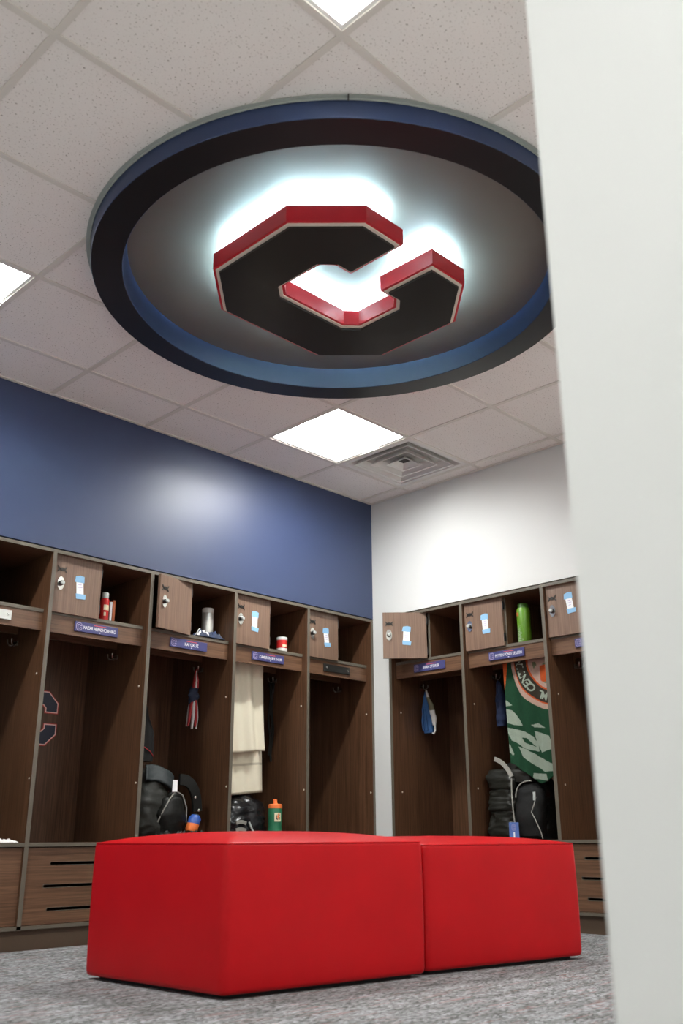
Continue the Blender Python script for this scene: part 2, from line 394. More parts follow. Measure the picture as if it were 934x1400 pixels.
for a in (0.223, 0.150):
    lv = sqring(a, -0.002, a-0.026, 0.034).build('louver', 'vent_white', t)
    sqring(a+0.006, -0.006, a-0.004, -0.003, 0.004).build('lip', 'vent_white', lv)
lv = sqring(0.078, -0.002, 0.040, 0.030).build('center_louver', 'vent_white', t)
sqring(0.084, -0.006, 0.074, -0.003, 0.004).build('lip', 'vent_white', lv)
bx('center_shade', -0.038, 0.038, -0.038, 0.038, 0.029, 0.031, 'vent_dark', t)  # dark sheet standing in for shade in the center hole
bx('duct_lit_plate', -0.24, 0.24, -0.24, 0.24, 0.038, 0.042, 'vent_lit', t)  # pale plate: stray light inside the duct is put into its colour

# ================================================================== ROUND FEATURE
t = thing('ceiling_ring', 'large round navy ceiling ring with a silver disc inside', 'ceiling feature', (RC.x, RC.y, CEIL))
MB().lathe([(1.040, -0.001), (1.035, -0.074), (1.033, -0.076), (0.910, -0.076), (0.908, -0.074), (0.897, 0.029), (0.960, 0.029), (0.985, -0.001)], 128, close=True, mis=[0, 0, 1, 0, 0, 0, 0, 0]).build('ring_band', ['navy_satin', 'ring_black'], t, angle=30)
MB().lathe([(1.058, -0.004), (1.058, -0.001), (1.041, -0.001), (1.041, -0.010), (1.044, -0.010), (1.045, -0.004)], 128, close=True).build('trim_flange', 'trim_grey', t, angle=30)
MB().lathe([(0.905, 0.030), (0.905, 0.036)], 96).build('backing_disc', 'disc_silver', t, angle=30)
a = math.atan2(-0.73, -0.70)
sp = Vector((math.cos(a), math.sin(a), 0)); sq = Vector((-sp.y, sp.x, 0))
mb = MB(); mb.add([sp*r+sq*s+Vector((0, 0, z)) for r in (1.040, 1.060) for s in (-0.0022, 0.0022) for z in (-0.012, -0.001)], [(0,1,3,2),(4,6,7,5),(0,4,5,1),(2,3,7,6),(0,2,6,4),(1,5,7,3)])
mb.build('joint', 'vent_dark', t)
# the letter: a -> world -y, b -> world -x
t = thing('illuminated_letter', 'red and black block letter C sign glowing inside the round ceiling ring', 'sign', (RC.x, RC.y, CEIL))
TL = lambda v: (-v[1], -v[0], v[2])
ZT, ZB = -0.026, -0.096
P, Q = C_OUT, offset_poly(C_OUT, 0.004); n = len(P); ZI = ZT-0.008
mb = MB(); vs = [TL((p[0], p[1], z)) for L_, z in ((P, ZB), (P, ZT), (Q, ZT), (Q, ZI)) for p in L_]
fs = [tuple(range(n)), tuple(range(3*n, 4*n))]+[(k*n+i, k*n+(i+1) % n, (k+1)*n+(i+1) % n, (k+1)*n+i) for k in range(3) for i in range(n)]
mb.add(vs, fs); mb.m[1] = 1; mb.build('letter_return', ['sign_red', 'letter_back'], t)
MB().prism(offset_poly(C_OUT, 0.011), ZB-0.005, ZB+0.001, T=TL).build('letter_border', 'sign_white', t)
MB().prism(offset_poly(C_OUT, 0.025), ZB-0.015, ZB-0.0045, T=TL).build('letter_face', 'sign_black', t)
for d0, d1 in ((0.030, 0.033), (0.055, 0.060), (0.085, 0.095)):
    po, pi_ = offset_poly(C_OUT, d0), offset_poly(C_OUT, d1)
    n = len(po); mb = MB(); mb.add([TL((p[0], p[1], ZI+0.002)) for p in po]+[TL((p[0], p[1], ZI+0.002)) for p in pi_], [(i, (i+1) % n, n+(i+1) % n, n+i) for i in range(n)])
    o = mb.build('light_strip', 'led', t)
    for p in o.data.polygons:
        if p.normal.z < 0: p.flip()
for (a, b) in ((-0.30, 0.0), (0.05, 0.37), (0.05, -0.37)):
    v = TL((a, b, 0)); MB().lathe([(0.008, ZI-0.001), (0.008, 0.0295)], 10, c=(v[0], v[1])).build('standoff', 'dark_metal', t)

# ================================================================== LOCKERS
DEP = 0.60; PT = 0.022; ZS = 0.47
def locker_xf(key):
    if key[0] == 'L': return Vector((LX[int(key[1])], 0, 0)), 0.0
    return Vector((0, WY[int(key[1])-1], 0)), -PI/2
def LP(key, x, d, z):
    p, r = locker_xf(key); return p + Matrix.Rotation(r, 3, 'Z') @ Vector((x, d, z))
cache = {}
def cached(key, fn, name, parent):
    if key not in cache:
        o = fn(); cache[key] = o.data; return o
    o = bpy.data.objects.new(name, cache[key]); C.objects.link(o); o.parent = parent; return o
def slot_poly(x0, x1, z, h):
    P = []; r = h/2
    for i in range(9): a = PI/2+PI*i/8; P.append((x0+r+r*math.cos(a), z+r*math.sin(a)))
    for i in range(9): a = -PI/2+PI*i/8; P.append((x1-r+r*math.cos(a), z+r*math.sin(a)))
    return P
XZ = lambda y0: (lambda v: (v[0], y0+v[2], v[1]))          # polygon drawn in x,z and extruded in depth
def make_emblem(parent, cx, cz, y, h, th, border, names=('emblem', 'emblem_outline', 'emblem_edge')):
    s = h/1.024
    P = [(cx+a*s, cz+b*s) for a, b in C_OUT]
    mb = MB()
    mb.prism(P, 0, -th, 0, T=XZ(y)); mb.prism(offset_poly(P, border), -th, -th*1.8, 1, T=XZ(y)); mb.prism(offset_poly(P, border*2.4), -th*1.8, -th*2.6, 2, T=XZ(y))
    return mb
def door(parent, w, ang, tape, lock=True):
    o = bx('door', -w, 0, 0, 0.018, 1.598, 1.905, 'door_laminate', parent, bevel=0.001)
    o.location = (0.312, 0.030, 0); o.rotation_euler = (0, 0, ang)
    # hinged at its right edge; the free edge swings out towards the room
    lx = -w+0.040
    # lock: oval plate with a round knob
    mb = MB(); P = [(lx+0.020*math.cos(2*PI*i/20), 1.752+0.036*math.sin(2*PI*i/20)) for i in range(20)]
    mb.prism(P, 0.0, -0.004, 0, T=XZ(0.0)); mb.build('lock_plate', 'chrome', o)
    mb = MB(); mb.lathe([(0.0135, 0.004), (0.0135, 0.016), (0.0115, 0.020), (0.0115, 0.026), (0.009, 0.030)], 18, mis=[0, 0, 1, 1])
    mb.v = [(lx+v[0], -v[2], 1.752+v[1]) for v in mb.v]; mb.build('lock_knob', ['dark_metal', 'clear_grey'], o)
    mb = MB()                                              # maker's badge: two interlocking arcs
    for sgn in (1, -1):
        n = 14; vs = []
        for i in range(n+1):
            u = -1+2*i/n; x_ = lx+0.002+0.025*u; zc = 1.828+sgn*(0.013-0.017*(1-u*u)); hw = 0.0058-0.0012*abs(u)
            vs += [(x_, -0.0035, zc-hw), (x_, -0.0035, zc+hw), (x_, 0.0005, zc-hw), (x_, 0.0005, zc+hw)]
        fs = []
        for i in range(n):
            k = i*4; fs += [(k, k+4, k+5, k+1), (k+1, k+5, k+7, k+3), (k, k+2, k+6, k+4), (k+2, k+3, k+7, k+6)]
        fs += [(0, 1, 3, 2), (n*4, n*4+2, n*4+3, n*4+1)]
        mb.add(vs, fs)
    mb.build('badge', 'badge_metal', o)
    if tape:
        tx, tz, tl, sw = tape
        cx = -w+0.155+tx; cz = 1.752+tz
        R = lambda x_, z_: (cx+math.cos(tl)*x_-math.sin(tl)*z_, cz+math.sin(tl)*x_+math.cos(tl)*z_)
        q = [R(-0.021, -0.045), R(0.021, -0.045), R(0.021, 0.045), R(-0.021, 0.045)]
        nt = MB().prism(q, 0, -0.001, T=XZ(0)).build('note', 'paper', o)
        q = [R(-0.030, 0.030), R(0.026, 0.026), R(0.028, 0.060), R(0.004, 0.066), R(-0.024, 0.060)]
        MB().prism(q, -0.0008, -0.0020, T=XZ(0)).build('tape', 'tape_blue', o)
        q = [R(-0.024, -0.060), R(0.030, -0.062), R(0.034, -0.036), R(-0.026, -0.032)]
        MB().prism(q, -0.0008, -0.0020, T=XZ(0)).build('tape', 'tape_blue', o)
        mb = MB()
        for k in range(3):
            z_ = 0.016-0.014*k; hw = (0.010, 0.014, 0.008)[k]
            mb.prism([R(-hw, z_-0.0018), R(hw, z_-0.0018), R(hw, z_+0.0018), R(-hw, z_+0.0018)], -0.001, -0.0014, T=XZ(0))
        mb.build('handwriting', 'ink_lilac', o)
    # hinge leaves
    for z_ in (1.65, 1.85): bx('hinge', -0.004, 0.006, 0.001, 0.017, z_-0.025, z_+0.025, 'dark_metal', o)
    return o
def plate(parent, text, kind, cx=0.314):
    if kind == 'navy':
        p = bx('nameplate', cx-0.130, cx+0.130, 0.040, 0.050, 1.519, 1.571, 'plate_navy', parent, bevel=0.001)
        s = 0.040/1.024; P = [(cx-0.107+a*s, 1.545+b*s) for a, b in C_OUT]; Q = offset_poly(P, 0.0022); n = len(P)
        mb = MB(); mb.add([(a, 0.0393, b) for a, b in P+Q], [(i, (i+1) % n, n+(i+1) % n, n+i) for i in range(n)])
        Q2 = offset_poly(P, 0.0042); Q3 = offset_poly(P, 0.0058)
        mb.build('crest', 'ink_lilac', p)
        if text:
            wd = min(0.196, 0.0122*len(text)); vs, fs = text_mesh(text, 0.0255, wd, 0.0002)
            MB().add([(cx+0.018+v.x, 0.0394, 1.544+v.y) for v in vs], fs).build('lettering', 'ink_white', p)
            bx('team_line', cx-0.020, cx+0.056, 0.0392, 0.0399, 1.5595, 1.5635, 'ink_red', p)
            bx('crest_dot', cx+0.014, cx+0.022, 0.0392, 0.0399, 1.5245, 1.5285, 'ink_white', p)
    else:
        p = bx('nameplate', cx-0.122, cx+0.122, 0.040, 0.050, 1.521, 1.569, 'plate_'+kind, parent, bevel=0.001)
        for s in (-0.100, 0.100):
            mb = MB(); mb.lathe([(0.006, 0), (0.006, 0.003), (0.003, 0.0042)], 12); mb.v = [(cx+s+v[0], 0.0402-v[2], 1.545+v[1]) for v in mb.v]; mb.build('screw', 'chrome', p)
    return p
def make_locker(key, label, text, kind, dw, ang, tape, W=0.608, last=None):
    pos, rz = locker_xf(key)
    t = thing('locker', label, 'locker', pos, rz, 'open walnut team lockers')
    x0, x1 = PT, W-0.0006
    def side(xa):
        o = bx('side_panel', xa, xa+PT, 0, DEP, 0.092, 1.902, 'walnut_v', t, front='edge_band')
        return o
    side(0)
    if last: side(W)
    wtop = (W+PT if last else W)-0.0006
    bx('top_panel', 0, wtop, 0, DEP, 1.902, 1.920, 'walnut_h', t, front='edge_band')
    bx('bottom_panel', 0, wtop, 0, DEP, 0.0905, 0.107, 'walnut_h', t, front='edge_band').location.z = -0.0005
    bx('back_panel', 0.0, wtop, DEP, DEP+0.012, 0.09, 1.92, 'walnut_v', t)
    bx('shelf', x0, x1, 0.045, DEP, 1.588, 1.606, 'walnut_h', t, front='edge_band')
    bx('apron', x0, x1, 0.050, 0.068, 1.495, 1.588, 'walnut_h', t)
    bx('divider', 0.306, 0.324, 0.052, DEP, 1.606, 1.902, 'walnut_v', t, front='edge_band')
    bx('cleat', x0, x1, 0.300, 0.318, 1.512, 1.588, 'walnut_h', t)
    bx('seat', x0, x1, 0.0, DEP, ZS-0.017, ZS, 'walnut_h', t, front='edge_band')
    # bench front: one panel with three routed slots (strips around the slots)
    mb = MB(); f0, f1 = 0.012, 0.030
    xs0, xs1 = x0+0.002, x1-0.002; slots = [(0.376, 0.125), (0.275, 0.098), (0.172, 0.125)]; hh = 0.0085
    za = 0.109
    for z_, ins in reversed(slots):
        mb.box(xs0, xs1, f0, f1, za, z_-hh); mb.box(xs0, x0+ins, f0, f1, z_-hh, z_+hh); mb.box(x1-ins, xs1, f0, f1, z_-hh, z_+hh); za = z_+hh
    mb.box(xs0, xs1, f0, f1, za, ZS-0.021)
    bf = mb.build('bench_front', 'walnut_h', t)
    for z_, ins in slots:
        P = slot_poly(x0+ins, x1-ins, z_, 2*hh); Q = slot_poly(x0+ins+0.0018, x1-ins-0.0018, z_, 2*hh-0.0036); n = len(P)
        mb = MB(); vs = [(a, f0-0.001, b) for a, b in P]+[(a, f0-0.001, b) for a, b in Q]+[(a, f1, b) for a, b in Q]+[(a, f1, b) for a, b in P]
        fs = []
        for r in range(4):
            for i in range(n): fs.append((r*n+i, r*n+(i+1) % n, ((r+1) % 4)*n+(i+1) % n, ((r+1) % 4)*n+i))
        mb.add(vs, fs, 0, True)
        # square corners of the opening are filled back to the rounded ends
        for (cx_, e) in ((x0+ins, 1), (x1-ins, -1)):
            for sg in (1, -1):
                pts = [(cx_, z_+sg*hh)]
                for i in range(5):
                    a = PI/2*i/4; pts.append((cx_+e*hh-e*hh*math.sin(a)*1.0, z_+sg*hh*math.cos(a)))
                mb.prism(pts, 0, f1-f0, T=XZ(f0))
        mb.build('slot_rim', 'edge_band', bf)
    bx('kick_board', 0, wtop, 0.030, 0.045, 0, 0.0895, 'kick', t)
    # hooks on both sides
    for sx, sg in ((x0, 1), (x1, -1)):
        def mk():
            mb = MB(); mb.box(0, 0.004, -0.022, 0.022, -0.012, 0.014)
            for s in (-1, 1):
                pts = [(0.004, s*0.010, 0.0), (0.016, s*0.012, -0.010), (0.028, s*0.017, -0.010), (0.036, s*0.022, 0.002), (0.038, s*0.024, 0.020)]
                mb.tube(pts, [0.0042, 0.0042, 0.004, 0.0038, 0.0045], 8)
            return mb.build('hook', 'hook_metal', t)
        o = cached('hook', mk, 'hook', t); o.location = (sx, 0.309, 1.462); o.rotation_euler = (0, 0, 0 if sg > 0 else PI)
    # screw caps on the sides
    for sx, sg in ((x0, 1), (x1, -1)):
        for d_, z_ in ((0.052, 1.275), (0.012, 0.765)) if key[0] == 'L' else ((0.085, 1.275), (0.080, 0.765)):
            def mk2():
                mb = MB(); mb.lathe([(0.0055, 0), (0.0055, 0.002), (0.003, 0.003)], 10); mb.v = [(v[2], v[0], v[1]) for v in mb.v]; return mb.build('screw_cap', 'screw_cap', t)
            o = cached('cap', mk2, 'screw_cap', t); o.location = (sx-(0.0002*sg), max(d_, 0.02), z_); o.rotation_euler = (0, 0, 0 if sg > 0 else PI)
    make_emblem(t, 0.310, 1.130, DEP, 0.304, 0.0015, 0.0042).build('emblem', ['emblem_red', 'emblem_pink', 'emblem_navy'], t)
    door(t, dw, ang, tape)
    plate(t, text, kind)
    return t
R = math.radians
# (key, label, name, plate, door width, door swing, note offset)
make_locker('L0', 'walnut locker with a silver nameplate at the left edge of the picture', '', 'silver', 0.282, R(0), None)
make_locker('L1', 'walnut locker with a navy C emblem visible inside and a red bottle on its shelf', 'NAZAR HERASHCHENKO', 'navy', 0.282, R(0.5), (0.0, -0.004, R(6), 0))
make_locker('L2', 'walnut locker with its small door ajar and a black backpack on the seat', 'KAI CRUZ', 'navy', 0.275, R(13), None)
make_locker('L3', 'walnut locker with a long white towel hanging inside', 'CAMERON BEETHAM', 'navy', 0.282, R(1), (0.0, 0.0, R(-2), 0))
make_locker('L4', 'empty walnut locker with a blank black nameplate at the blue wall corner', '', 'black', 0.282, R(0.5), (0.015, -0.012, R(8), 0), W=0.606, last=True)
make_locker('W1', 'walnut locker on the white wall with its small door wide open', 'EVAN STORER', 'navy', 0.290, R(45), (0.0, -0.005, R(-3), 0), W=0.610)
make_locker('W2', 'walnut locker on the white wall with a green patterned towel inside', 'PEYTON PONCE DE LEON', 'navy', 0.286, R(2), (0.0, 0.0, R(4), 0), W=0.610)
make_locker('W3', 'empty walnut locker half hidden behind the near white wall edge', '', 'navy', 0.286, R(2), (0.0, 0.03, R(8), 0), W=0.610, last=True)

# ================================================================== OTTOMANS
def ottoman(label, quad, zt, dome):
    F, Rr, Bk, L = [Vector(p) for p in quad]                 # front-left, front-right, back-right, back-left
    c = (F+Rr+Bk+L)/4
    t = thing('ottoman', label, 'ottoman', (c.x, c.y, 0), 0, 'red cube ottomans')
    F, Rr, Bk, L = F-c, Rr-c, Bk-c, L-c
    def bil(u, v): return F*(1-u)*(1-v)+Rr*u*(1-v)+Bk*u*v+L*(1-u)*v
    def rounded(inset, rad, n=7):                             # rounded outline of the quad
        Q = [F, Rr, Bk, L]; Q = [q+(-q).normalized()*inset*1.4 for q in Q]; P = []
        for i in range(4):
            a, b, d = Q[i-1], Q[i], Q[(i+1) % 4]; e1 = (a-b).normalized(); e2 = (d-b).normalized()
            p1 = b+e1*rad; p2 = b+e2*rad
            for k in range(n+1):
                s = k/n; P.append(((1-s)**2)*p1+2*s*(1-s)*b+s*s*p2)
            m1, m2 = b+e2*rad, d-e2*rad
            for k in range(1, 12):
                P.append(m1.lerp(m2, k/12))
        return P
    out = rounded(0, 0.028); N = len(out)
    def bulge(p, z):
        k = math.sin(PI*max(0, min(1, z/zt)))
        e = max(abs(p.x), abs(p.y)); return 1+0.006*k
    mb = MB(); rings = []
    prof = [(0.982, 0.014), (0.994, 0.018), (1.0, 0.03)]+[(1.0, 0.03+(zt-0.045)*i/8) for i in range(1, 9)]+[(0.998, zt-0.008), (0.990, zt-0.001)]
    vs = []
    for s_, z in prof:
        for p in out: q = p*s_*bulge(p, z); vs.append((q.x, q.y, z))
    fs = [(j*N+i, j*N+(i+1) % N, (j+1)*N+(i+1) % N, (j+1)*N+i) for j in range(len(prof)-1) for i in range(N)]
    mb.add(vs, fs, 0, True); mb.f.append(list(range(N-1, -1, -1))); mb.m.append(0); mb.sm.append(False)
    mb.build('body', 'red_vinyl', t, angle=60)
    mb = MB(); K = 12; vs = []                                # crowned top cushion
    for k in range(K):
        s_ = 0.992*(1-k/K)
        z = zt-0.001+dome*(1-(s_/0.992)**2.6)
        for p in out: q = p*s_; vs.append((q.x, q.y, z))
    vs.append((0, 0, zt+dome))
    fs = [(j*N+i, j*N+(i+1) % N, (j+1)*N+(i+1) % N, (j+1)*N+i) for j in range(K-1) for i in range(N)]
    fs += [((K-1)*N+i, (K-1)*N+(i+1) % N, K*N) for i in range(N)]
    mb.add(vs, fs, 0, True); mb.build('top_cushion', 'red_vinyl', t, angle=60)
    mb = MB(); mb.tube([(p.x*0.994, p.y*0.994, zt-0.003) for p in out], 0.0032, 6, closed=True); mb.build('top_seam', 'red_vinyl', t)
    for q in (F, Rr, Bk, L):                                  # upright corner seams
        d_ = q.normalized(); p = q-d_*0.0150
        mb = MB(); mb.tube([(p.x, p.y, 0.02), (p.x*1.004, p.y*1.004, zt/2), (p.x, p.y, zt-0.004)], 0.0022, 6); mb.build('corner_seam', 'red_vinyl', t)
    P = rounded(0.035, 0.03); MB().prism([(p.x, p.y) for p in P], 0.0, 0.0145).build('base', 'black_base', t)
    return t
ottoman('larger looking red vinyl cube ottoman, left of the pair on the carpet', [(-2.660, -1.770), (-1.800, -1.898), (-1.832, -1.120), (-2.690, -0.990)], 0.474, 0.040)
ottoman('red vinyl cube ottoman on the right, nearer the white wall lockers', [(-1.772, -1.878), (-0.930, -2.035), (-0.930, -1.250), (-1.800, -1.110)], 0.462, 0.032)

# ================================================================== THINGS IN THE LOCKERS
def put(o, key, x, d, z, rz=0.0):
    o.location = LP(key, x, d, z+0.0006); o.rotation_euler = (0, 0, locker_xf(key)[1]+rz); return o
def fbm(x, y, z, oct=3):
    v = 0; a = 1; f = 1
    for _ in range(oct): v += a*noise.noise(Vector((x*f, y*f, z*f))); a *= 0.5; f *= 2
    return v
def interp(tab, t):
    for a, b in zip(tab, tab[1:]):
        if t <= b[0]:
            k = (t-a[0])/max(1e-9, b[0]-a[0]); k = k*k*(3-2*k)*0.5+k*0.5
            return [p+(q-p)*k for p, q in zip(a, b)]
    return list(tab[-1])
def lump(tab, seed, amp, fr, nu=48, nv=36, mf=0, crease=0.0):
    """closed loft: tab rows are (z, cx, cy, rx, ry, squareness)"""
    mb = MB(); z0, z1 = tab[0][0], tab[-1][0]
    def fn(u, v):
        z = z0+(z1-z0)*v; _, cx, cy, rx, ry, n = interp(tab, z); a = 2*PI*u
        ca, sa = math.cos(a), math.sin(a); e = 2.0/n
        x = math.copysign(abs(ca)**e, ca)*rx; y = math.copysign(abs(sa)**e, sa)*ry
        k = 1+amp*fbm(x*fr+seed, y*fr, z*fr)/max(0.03, (rx+ry)/2)
        if crease: k += crease*abs(noise.noise(Vector((x*fr*1.5, y*fr*1.5+seed, z*fr*2.5))))/max(0.03, (rx+ry)/2)
        zz = z+amp*0.5*fbm(x*fr, y*fr+seed, z*fr+5)*(1 if 0.05 < v else 0)
        return (cx+x*k, cy+y*k, max(0.002, zz) if z0 >= 0 else zz)
    mb.grid(fn, nu, nv, mf, True, wrap=True)
    for row in (0, nv):
        mb.f.append([row*nu+i for i in range(nu)]); mb.m.append(0 if not callable(mf) else mf(0, row/nv)); mb.sm.append(False)
    return mb
def band(pts, w, th, nrm=(0, -1, 0)):
    """flat strap following pts, lying flat against nrm"""
    mb = MB(); N = Vector(nrm).normalized(); vs = []; pts = [Vector(p) for p in pts]; k = len(pts)
    for i, p in enumerate(pts):
        t = (pts[min(k-1, i+1)]-pts[max(0, i-1)]).normalized(); b = t.cross(N).normalized()*w/2
        vs += [p-b, p+b, p+b+N*th, p-b+N*th]
    fs = []
    for i in range(k-1):
        for q in range(4): fs.append((i*4+q, i*4+(q+1) % 4, (i+1)*4+(q+1) % 4, (i+1)*4+q))
    fs += [(3, 2, 1, 0), tuple((k-1)*4+q for q in range(4))]
    return mb.add(vs, fs, 0, True)
def arc(p0, p1, p2, n=10):
    p0, p1, p2 = Vector(p0), Vector(p1), Vector(p2)
    return [p0*(1-s)**2+p1*2*s*(1-s)+p2*s*s for s in (i/n for i in range(n+1))]
SH = 1.6062                                                   # top of the upper shelf

# --- L1: red bottle and thin boxes
t = thing('spray_bottle', 'red and white bottle with a grey cap on the upper shelf', 'bottle'); put(t, 'L1', 0.388, 0.105, SH)
MB().lathe([(0.0225, 0), (0.0235, 0.004), (0.0235, 0.118), (0.021, 0.126), (0.018, 0.130)], 24).build('body', 'can_red', t)
MB().lathe([(0.0195, 0.131), (0.0195, 0.158), (0.016, 0.163)], 20).build('cap', 'clear_grey', t)
mb = MB()
for a0, a1, z0, z1 in ((-2.3, -0.6, 0.062, 0.092), (-2.2, -1.7, 0.030, 0.050)):
    mb.grid(lambda u, v, a0=a0, a1=a1, z0=z0, z1=z1: (0.0239*math.cos(a0+(a1-a0)*u), 0.0239*math.sin(a0+(a1-a0)*u), z0+(z1-z0)*v), 10, 2)
mb.build('label', 'can_cream', t)
t = thing('card_box', 'thin white and orange boxes standing behind the red bottle', 'box'); put(t, 'L1', 0.462, 0.185, SH)
bx('white_box', -0.020, -0.006, -0.05, 0.05, 0, 0.128, 'paper', t, bevel=0.001); bx('orange_box', -0.003, 0.013, -0.05, 0.06, 0, 0.140, 'box_orange', t, bevel=0.001)

# --- L2: canister and crumpled jersey on the shelf
t = thing('canister', 'tall silver white canister standing on the upper shelf', 'canister'); put(t, 'L2', 0.528, 0.158, SH)
MB().lathe([(0.034, 0), (0.0355, 0.004), (0.0355, 0.172), (0.034, 0.176)], 28).build('body', 'silver', t)
MB().lathe([(0.0365, 0.176), (0.0365, 0.200), (0.034, 0.204)], 28).build('lid', 'can_white', t)
MB().lathe([(0.0361, 0.010), (0.0361, 0.040)], 28, cap=False).build('base_label', 'can_white', t)
def jersey_m(u, v):
    k = noise.noise(Vector((u*5, v*5, 3.3))); return 1 if k > 0.16 else (2 if k < -0.38 else 0)
t = thing('jersey', 'crumpled navy and white garment at the foot of the silver canister', 'garment'); put(t, 'L2', 0.478, 0.086, SH)
mb = MB()
def jf(u, v):
    x = -0.108+0.205*u; y = -0.046+0.078*v
    e = min(u, 1-u, v, 1-v); k = min(1, e*6)
    z = 0.004+k*(0.022+0.030*abs(fbm(x*26+4, y*30, 1.7))+0.012*noise.noise(Vector((x*60, y*60, 0))))
    over = max(0, 0.12-v)/0.12*(0.5+0.5*math.sin(u*9))
    return (x+0.008*noise.noise(Vector((u*7, v*7, 9))), y, z)
mb.grid(jf, 44, 24, jersey_m); mb.grid(lambda u, v: (jf(u, v)[0], jf(u, v)[1], 0.0008), 44, 24, 0)
mb.build('jersey_cloth', ['cloth_navy', 'cloth_white', 'cloth_darkblue'], t)

# --- L2: gloves on the right hook
t = thing('batting_gloves', 'bunch of red, white and navy gloves hanging from a hook', 'gloves'); put(t, 'L2', 0.556, 0.300, 1.085)
mb = lump([(0.165, 0, 0, 0.030, 0.024, 2), (0.21, 0, 0, 0.034, 0.026, 2), (0.26, 0.0, 0, 0.026, 0.022, 2), (0.275, 0, 0, 0.016, 0.014, 2)], 3, 0.008, 40, 24, 16); mb.build('cuff', 'cloth_navy', t)
for k, (dx, dy, l, c) in enumerate(((-0.030, -0.012, 0.150, 'cloth_red'), (-0.014, -0.022, 0.168, 'cloth_white'), (0.004, -0.024, 0.155, 'cloth_red'), (0.016, -0.016, 0.165, 'cloth_white'), (0.024, 0.004, 0.140, 'cloth_red'), (-0.022, 0.010, 0.150, 'cloth_white'))):
    pts = [(dx*0.5, dy*0.5, 0.185), (dx*0.9, dy*0.9, 0.135), (dx*1.1, dy*1.1, 0.085), (dx*1.2-0.006, dy*1.2, 0.185-l)]
    MB().tube(pts, [0.014, 0.013, 0.012, 0.008], 8, flat=0.7).build('finger', c, t)
for k, (dx, c) in enumerate(((-0.012, 'cloth_red'), (0.002, 'cloth_white'), (0.014, 'cloth_red'))):
    pts = [(dx*1.1, -0.012, 0.262), (dx*0.9, -0.016, 0.305), (dx*0.6+0.004, -0.008, 0.345), (0.012, 0.0, 0.380)]
    MB().tube(pts, [0.012, 0.011, 0.006, 0.004], 8, flat=0.6).build('strap', c, t)

# --- L2: black jacket on the left side
t = thing('jacket', 'black jacket with thin red piping hanging at the left locker side', 'jacket'); put(t, 'L2', 0.0, 0.31, 0)
def jk(u, v, dy=0.0):
    z = 0.90+0.545*v
    wd = interp([(0.80, 0.235), (0.95, 0.262), (1.06, 0.262), (1.16, 0.222), (1.28, 0.185), (1.40, 0.120), (1.46, 0.075)], z)[1]
    x = 0.030+wd*u; k = math.sin(PI*u)
    return (x, dy*(0.3+k)+0.012*math.sin(u*14+z*5)*(0.4+0.6*u), z)
mb = MB(); mb.grid(lambda u, v: jk(u, v, -0.030), 24, 30); mb.grid(lambda u, v: jk(u, v, 0.030), 24, 30)
mb.build('jacket_body', 'black_cloth', t)
pts = [Vector(jk(u, (z-0.90)/0.545, -0.030))+Vector((0, -0.004, 0)) for u, z in ((0.42, 1.13), (0.46, 1.07), (0.54, 1.015), (0.68, 0.98), (0.84, 0.955), (0.97, 0.93))]
MB().tube(pts, 0.0028, 6).build('piping', 'cloth_red', t)

# --- L2: backpack on the seat
t = thing('backpack', 'black backpack with a slate grey flap and straps slumped on the locker seat', 'backpack'); put(t, 'L2', 0.0, 0.0, ZS)
lump([(0.0, 0.285, 0.30, 0.165, 0.145, 3.2), (0.08, 0.285, 0.30, 0.172, 0.155, 3), (0.20, 0.275, 0.30, 0.158, 0.140, 2.8), (0.30, 0.265, 0.31, 0.130, 0.115, 2.5), (0.37, 0.26, 0.32, 0.090, 0.080, 2.3), (0.395, 0.26, 0.32, 0.045, 0.045, 2)], 11, 0.014, 12, crease=0.010).build('bag_body', 'olive_nylon', t)
lump([(0.035, 0.325, 0.165, 0.085, 0.036, 2.6), (0.14, 0.335, 0.165, 0.098, 0.050, 2.4), (0.22, 0.345, 0.175, 0.078, 0.042, 2.2), (0.268, 0.355, 0.19, 0.030, 0.022, 2)], 21, 0.008, 16, 32, 22).build('front_pocket', 'black_nylon', t)
MB().tube([(0.238, 0.146, 0.100), (0.262, 0.128, 0.165), (0.300, 0.128, 0.225), (0.345, 0.140, 0.268), (0.395, 0.142, 0.245), (0.428, 0.146, 0.180), (0.432, 0.150, 0.100)], 0.0042, 6).build('zipper', 'zip_grey', t)
mb = MB()                                                      # folded flap
def flap(u, v):
    x = 0.195+0.185*u; z = 0.405-0.085*v-0.055*u+0.022*math.sin(PI*u)+0.008*noise.noise(Vector((u*4, v*4, 2)))
    return (x-0.03*v, 0.225-0.050*v+0.012*math.sin(u*6), z)
mb.grid(flap, 18, 12); mb.build('flap', 'slate_nylon', t, solid=0.012)
mb = MB(); mb.add([(0.318, 0.136, 0.325), (0.350, 0.136, 0.325), (0.346, 0.128, 0.262), (0.312, 0.128, 0.262)], [(0, 1, 2, 3)]); mb.build('care_tag', 'paper', t, solid=0.002)
mb = band(arc((0.375, 0.16, 0.33), (0.48, 0.14, 0.34), (0.500, 0.15, 0.16), 14), 0.060, 0.016); mb.build('shoulder_strap', 'black_nylon', t)
for x_, z_ in ((0.468, 0.235), (0.496, 0.165)):
    mb = MB(); mb.lathe([(0.009, 0), (0.009, 0.004), (0.004, 0.008)], 12); mb.v = [(x_+v[0], 0.122-v[2], z_+v[1]) for v in mb.v]; mb.build('snap', 'chrome', t)
t = thing('sports_bottle', 'small blue and red bottle tucked against the black backpack', 'bottle'); put(t, 'L2', 0.440, 0.112, ZS+0.052)
mb = MB(); mb.lathe([(0.030, 0.0), (0.034, 0.012), (0.034, 0.040), (0.034, 0.042), (0.034, 0.070), (0.022, 0.086), (0.014, 0.092)], 20, mis=[0, 0, 1, 1, 1, 2])
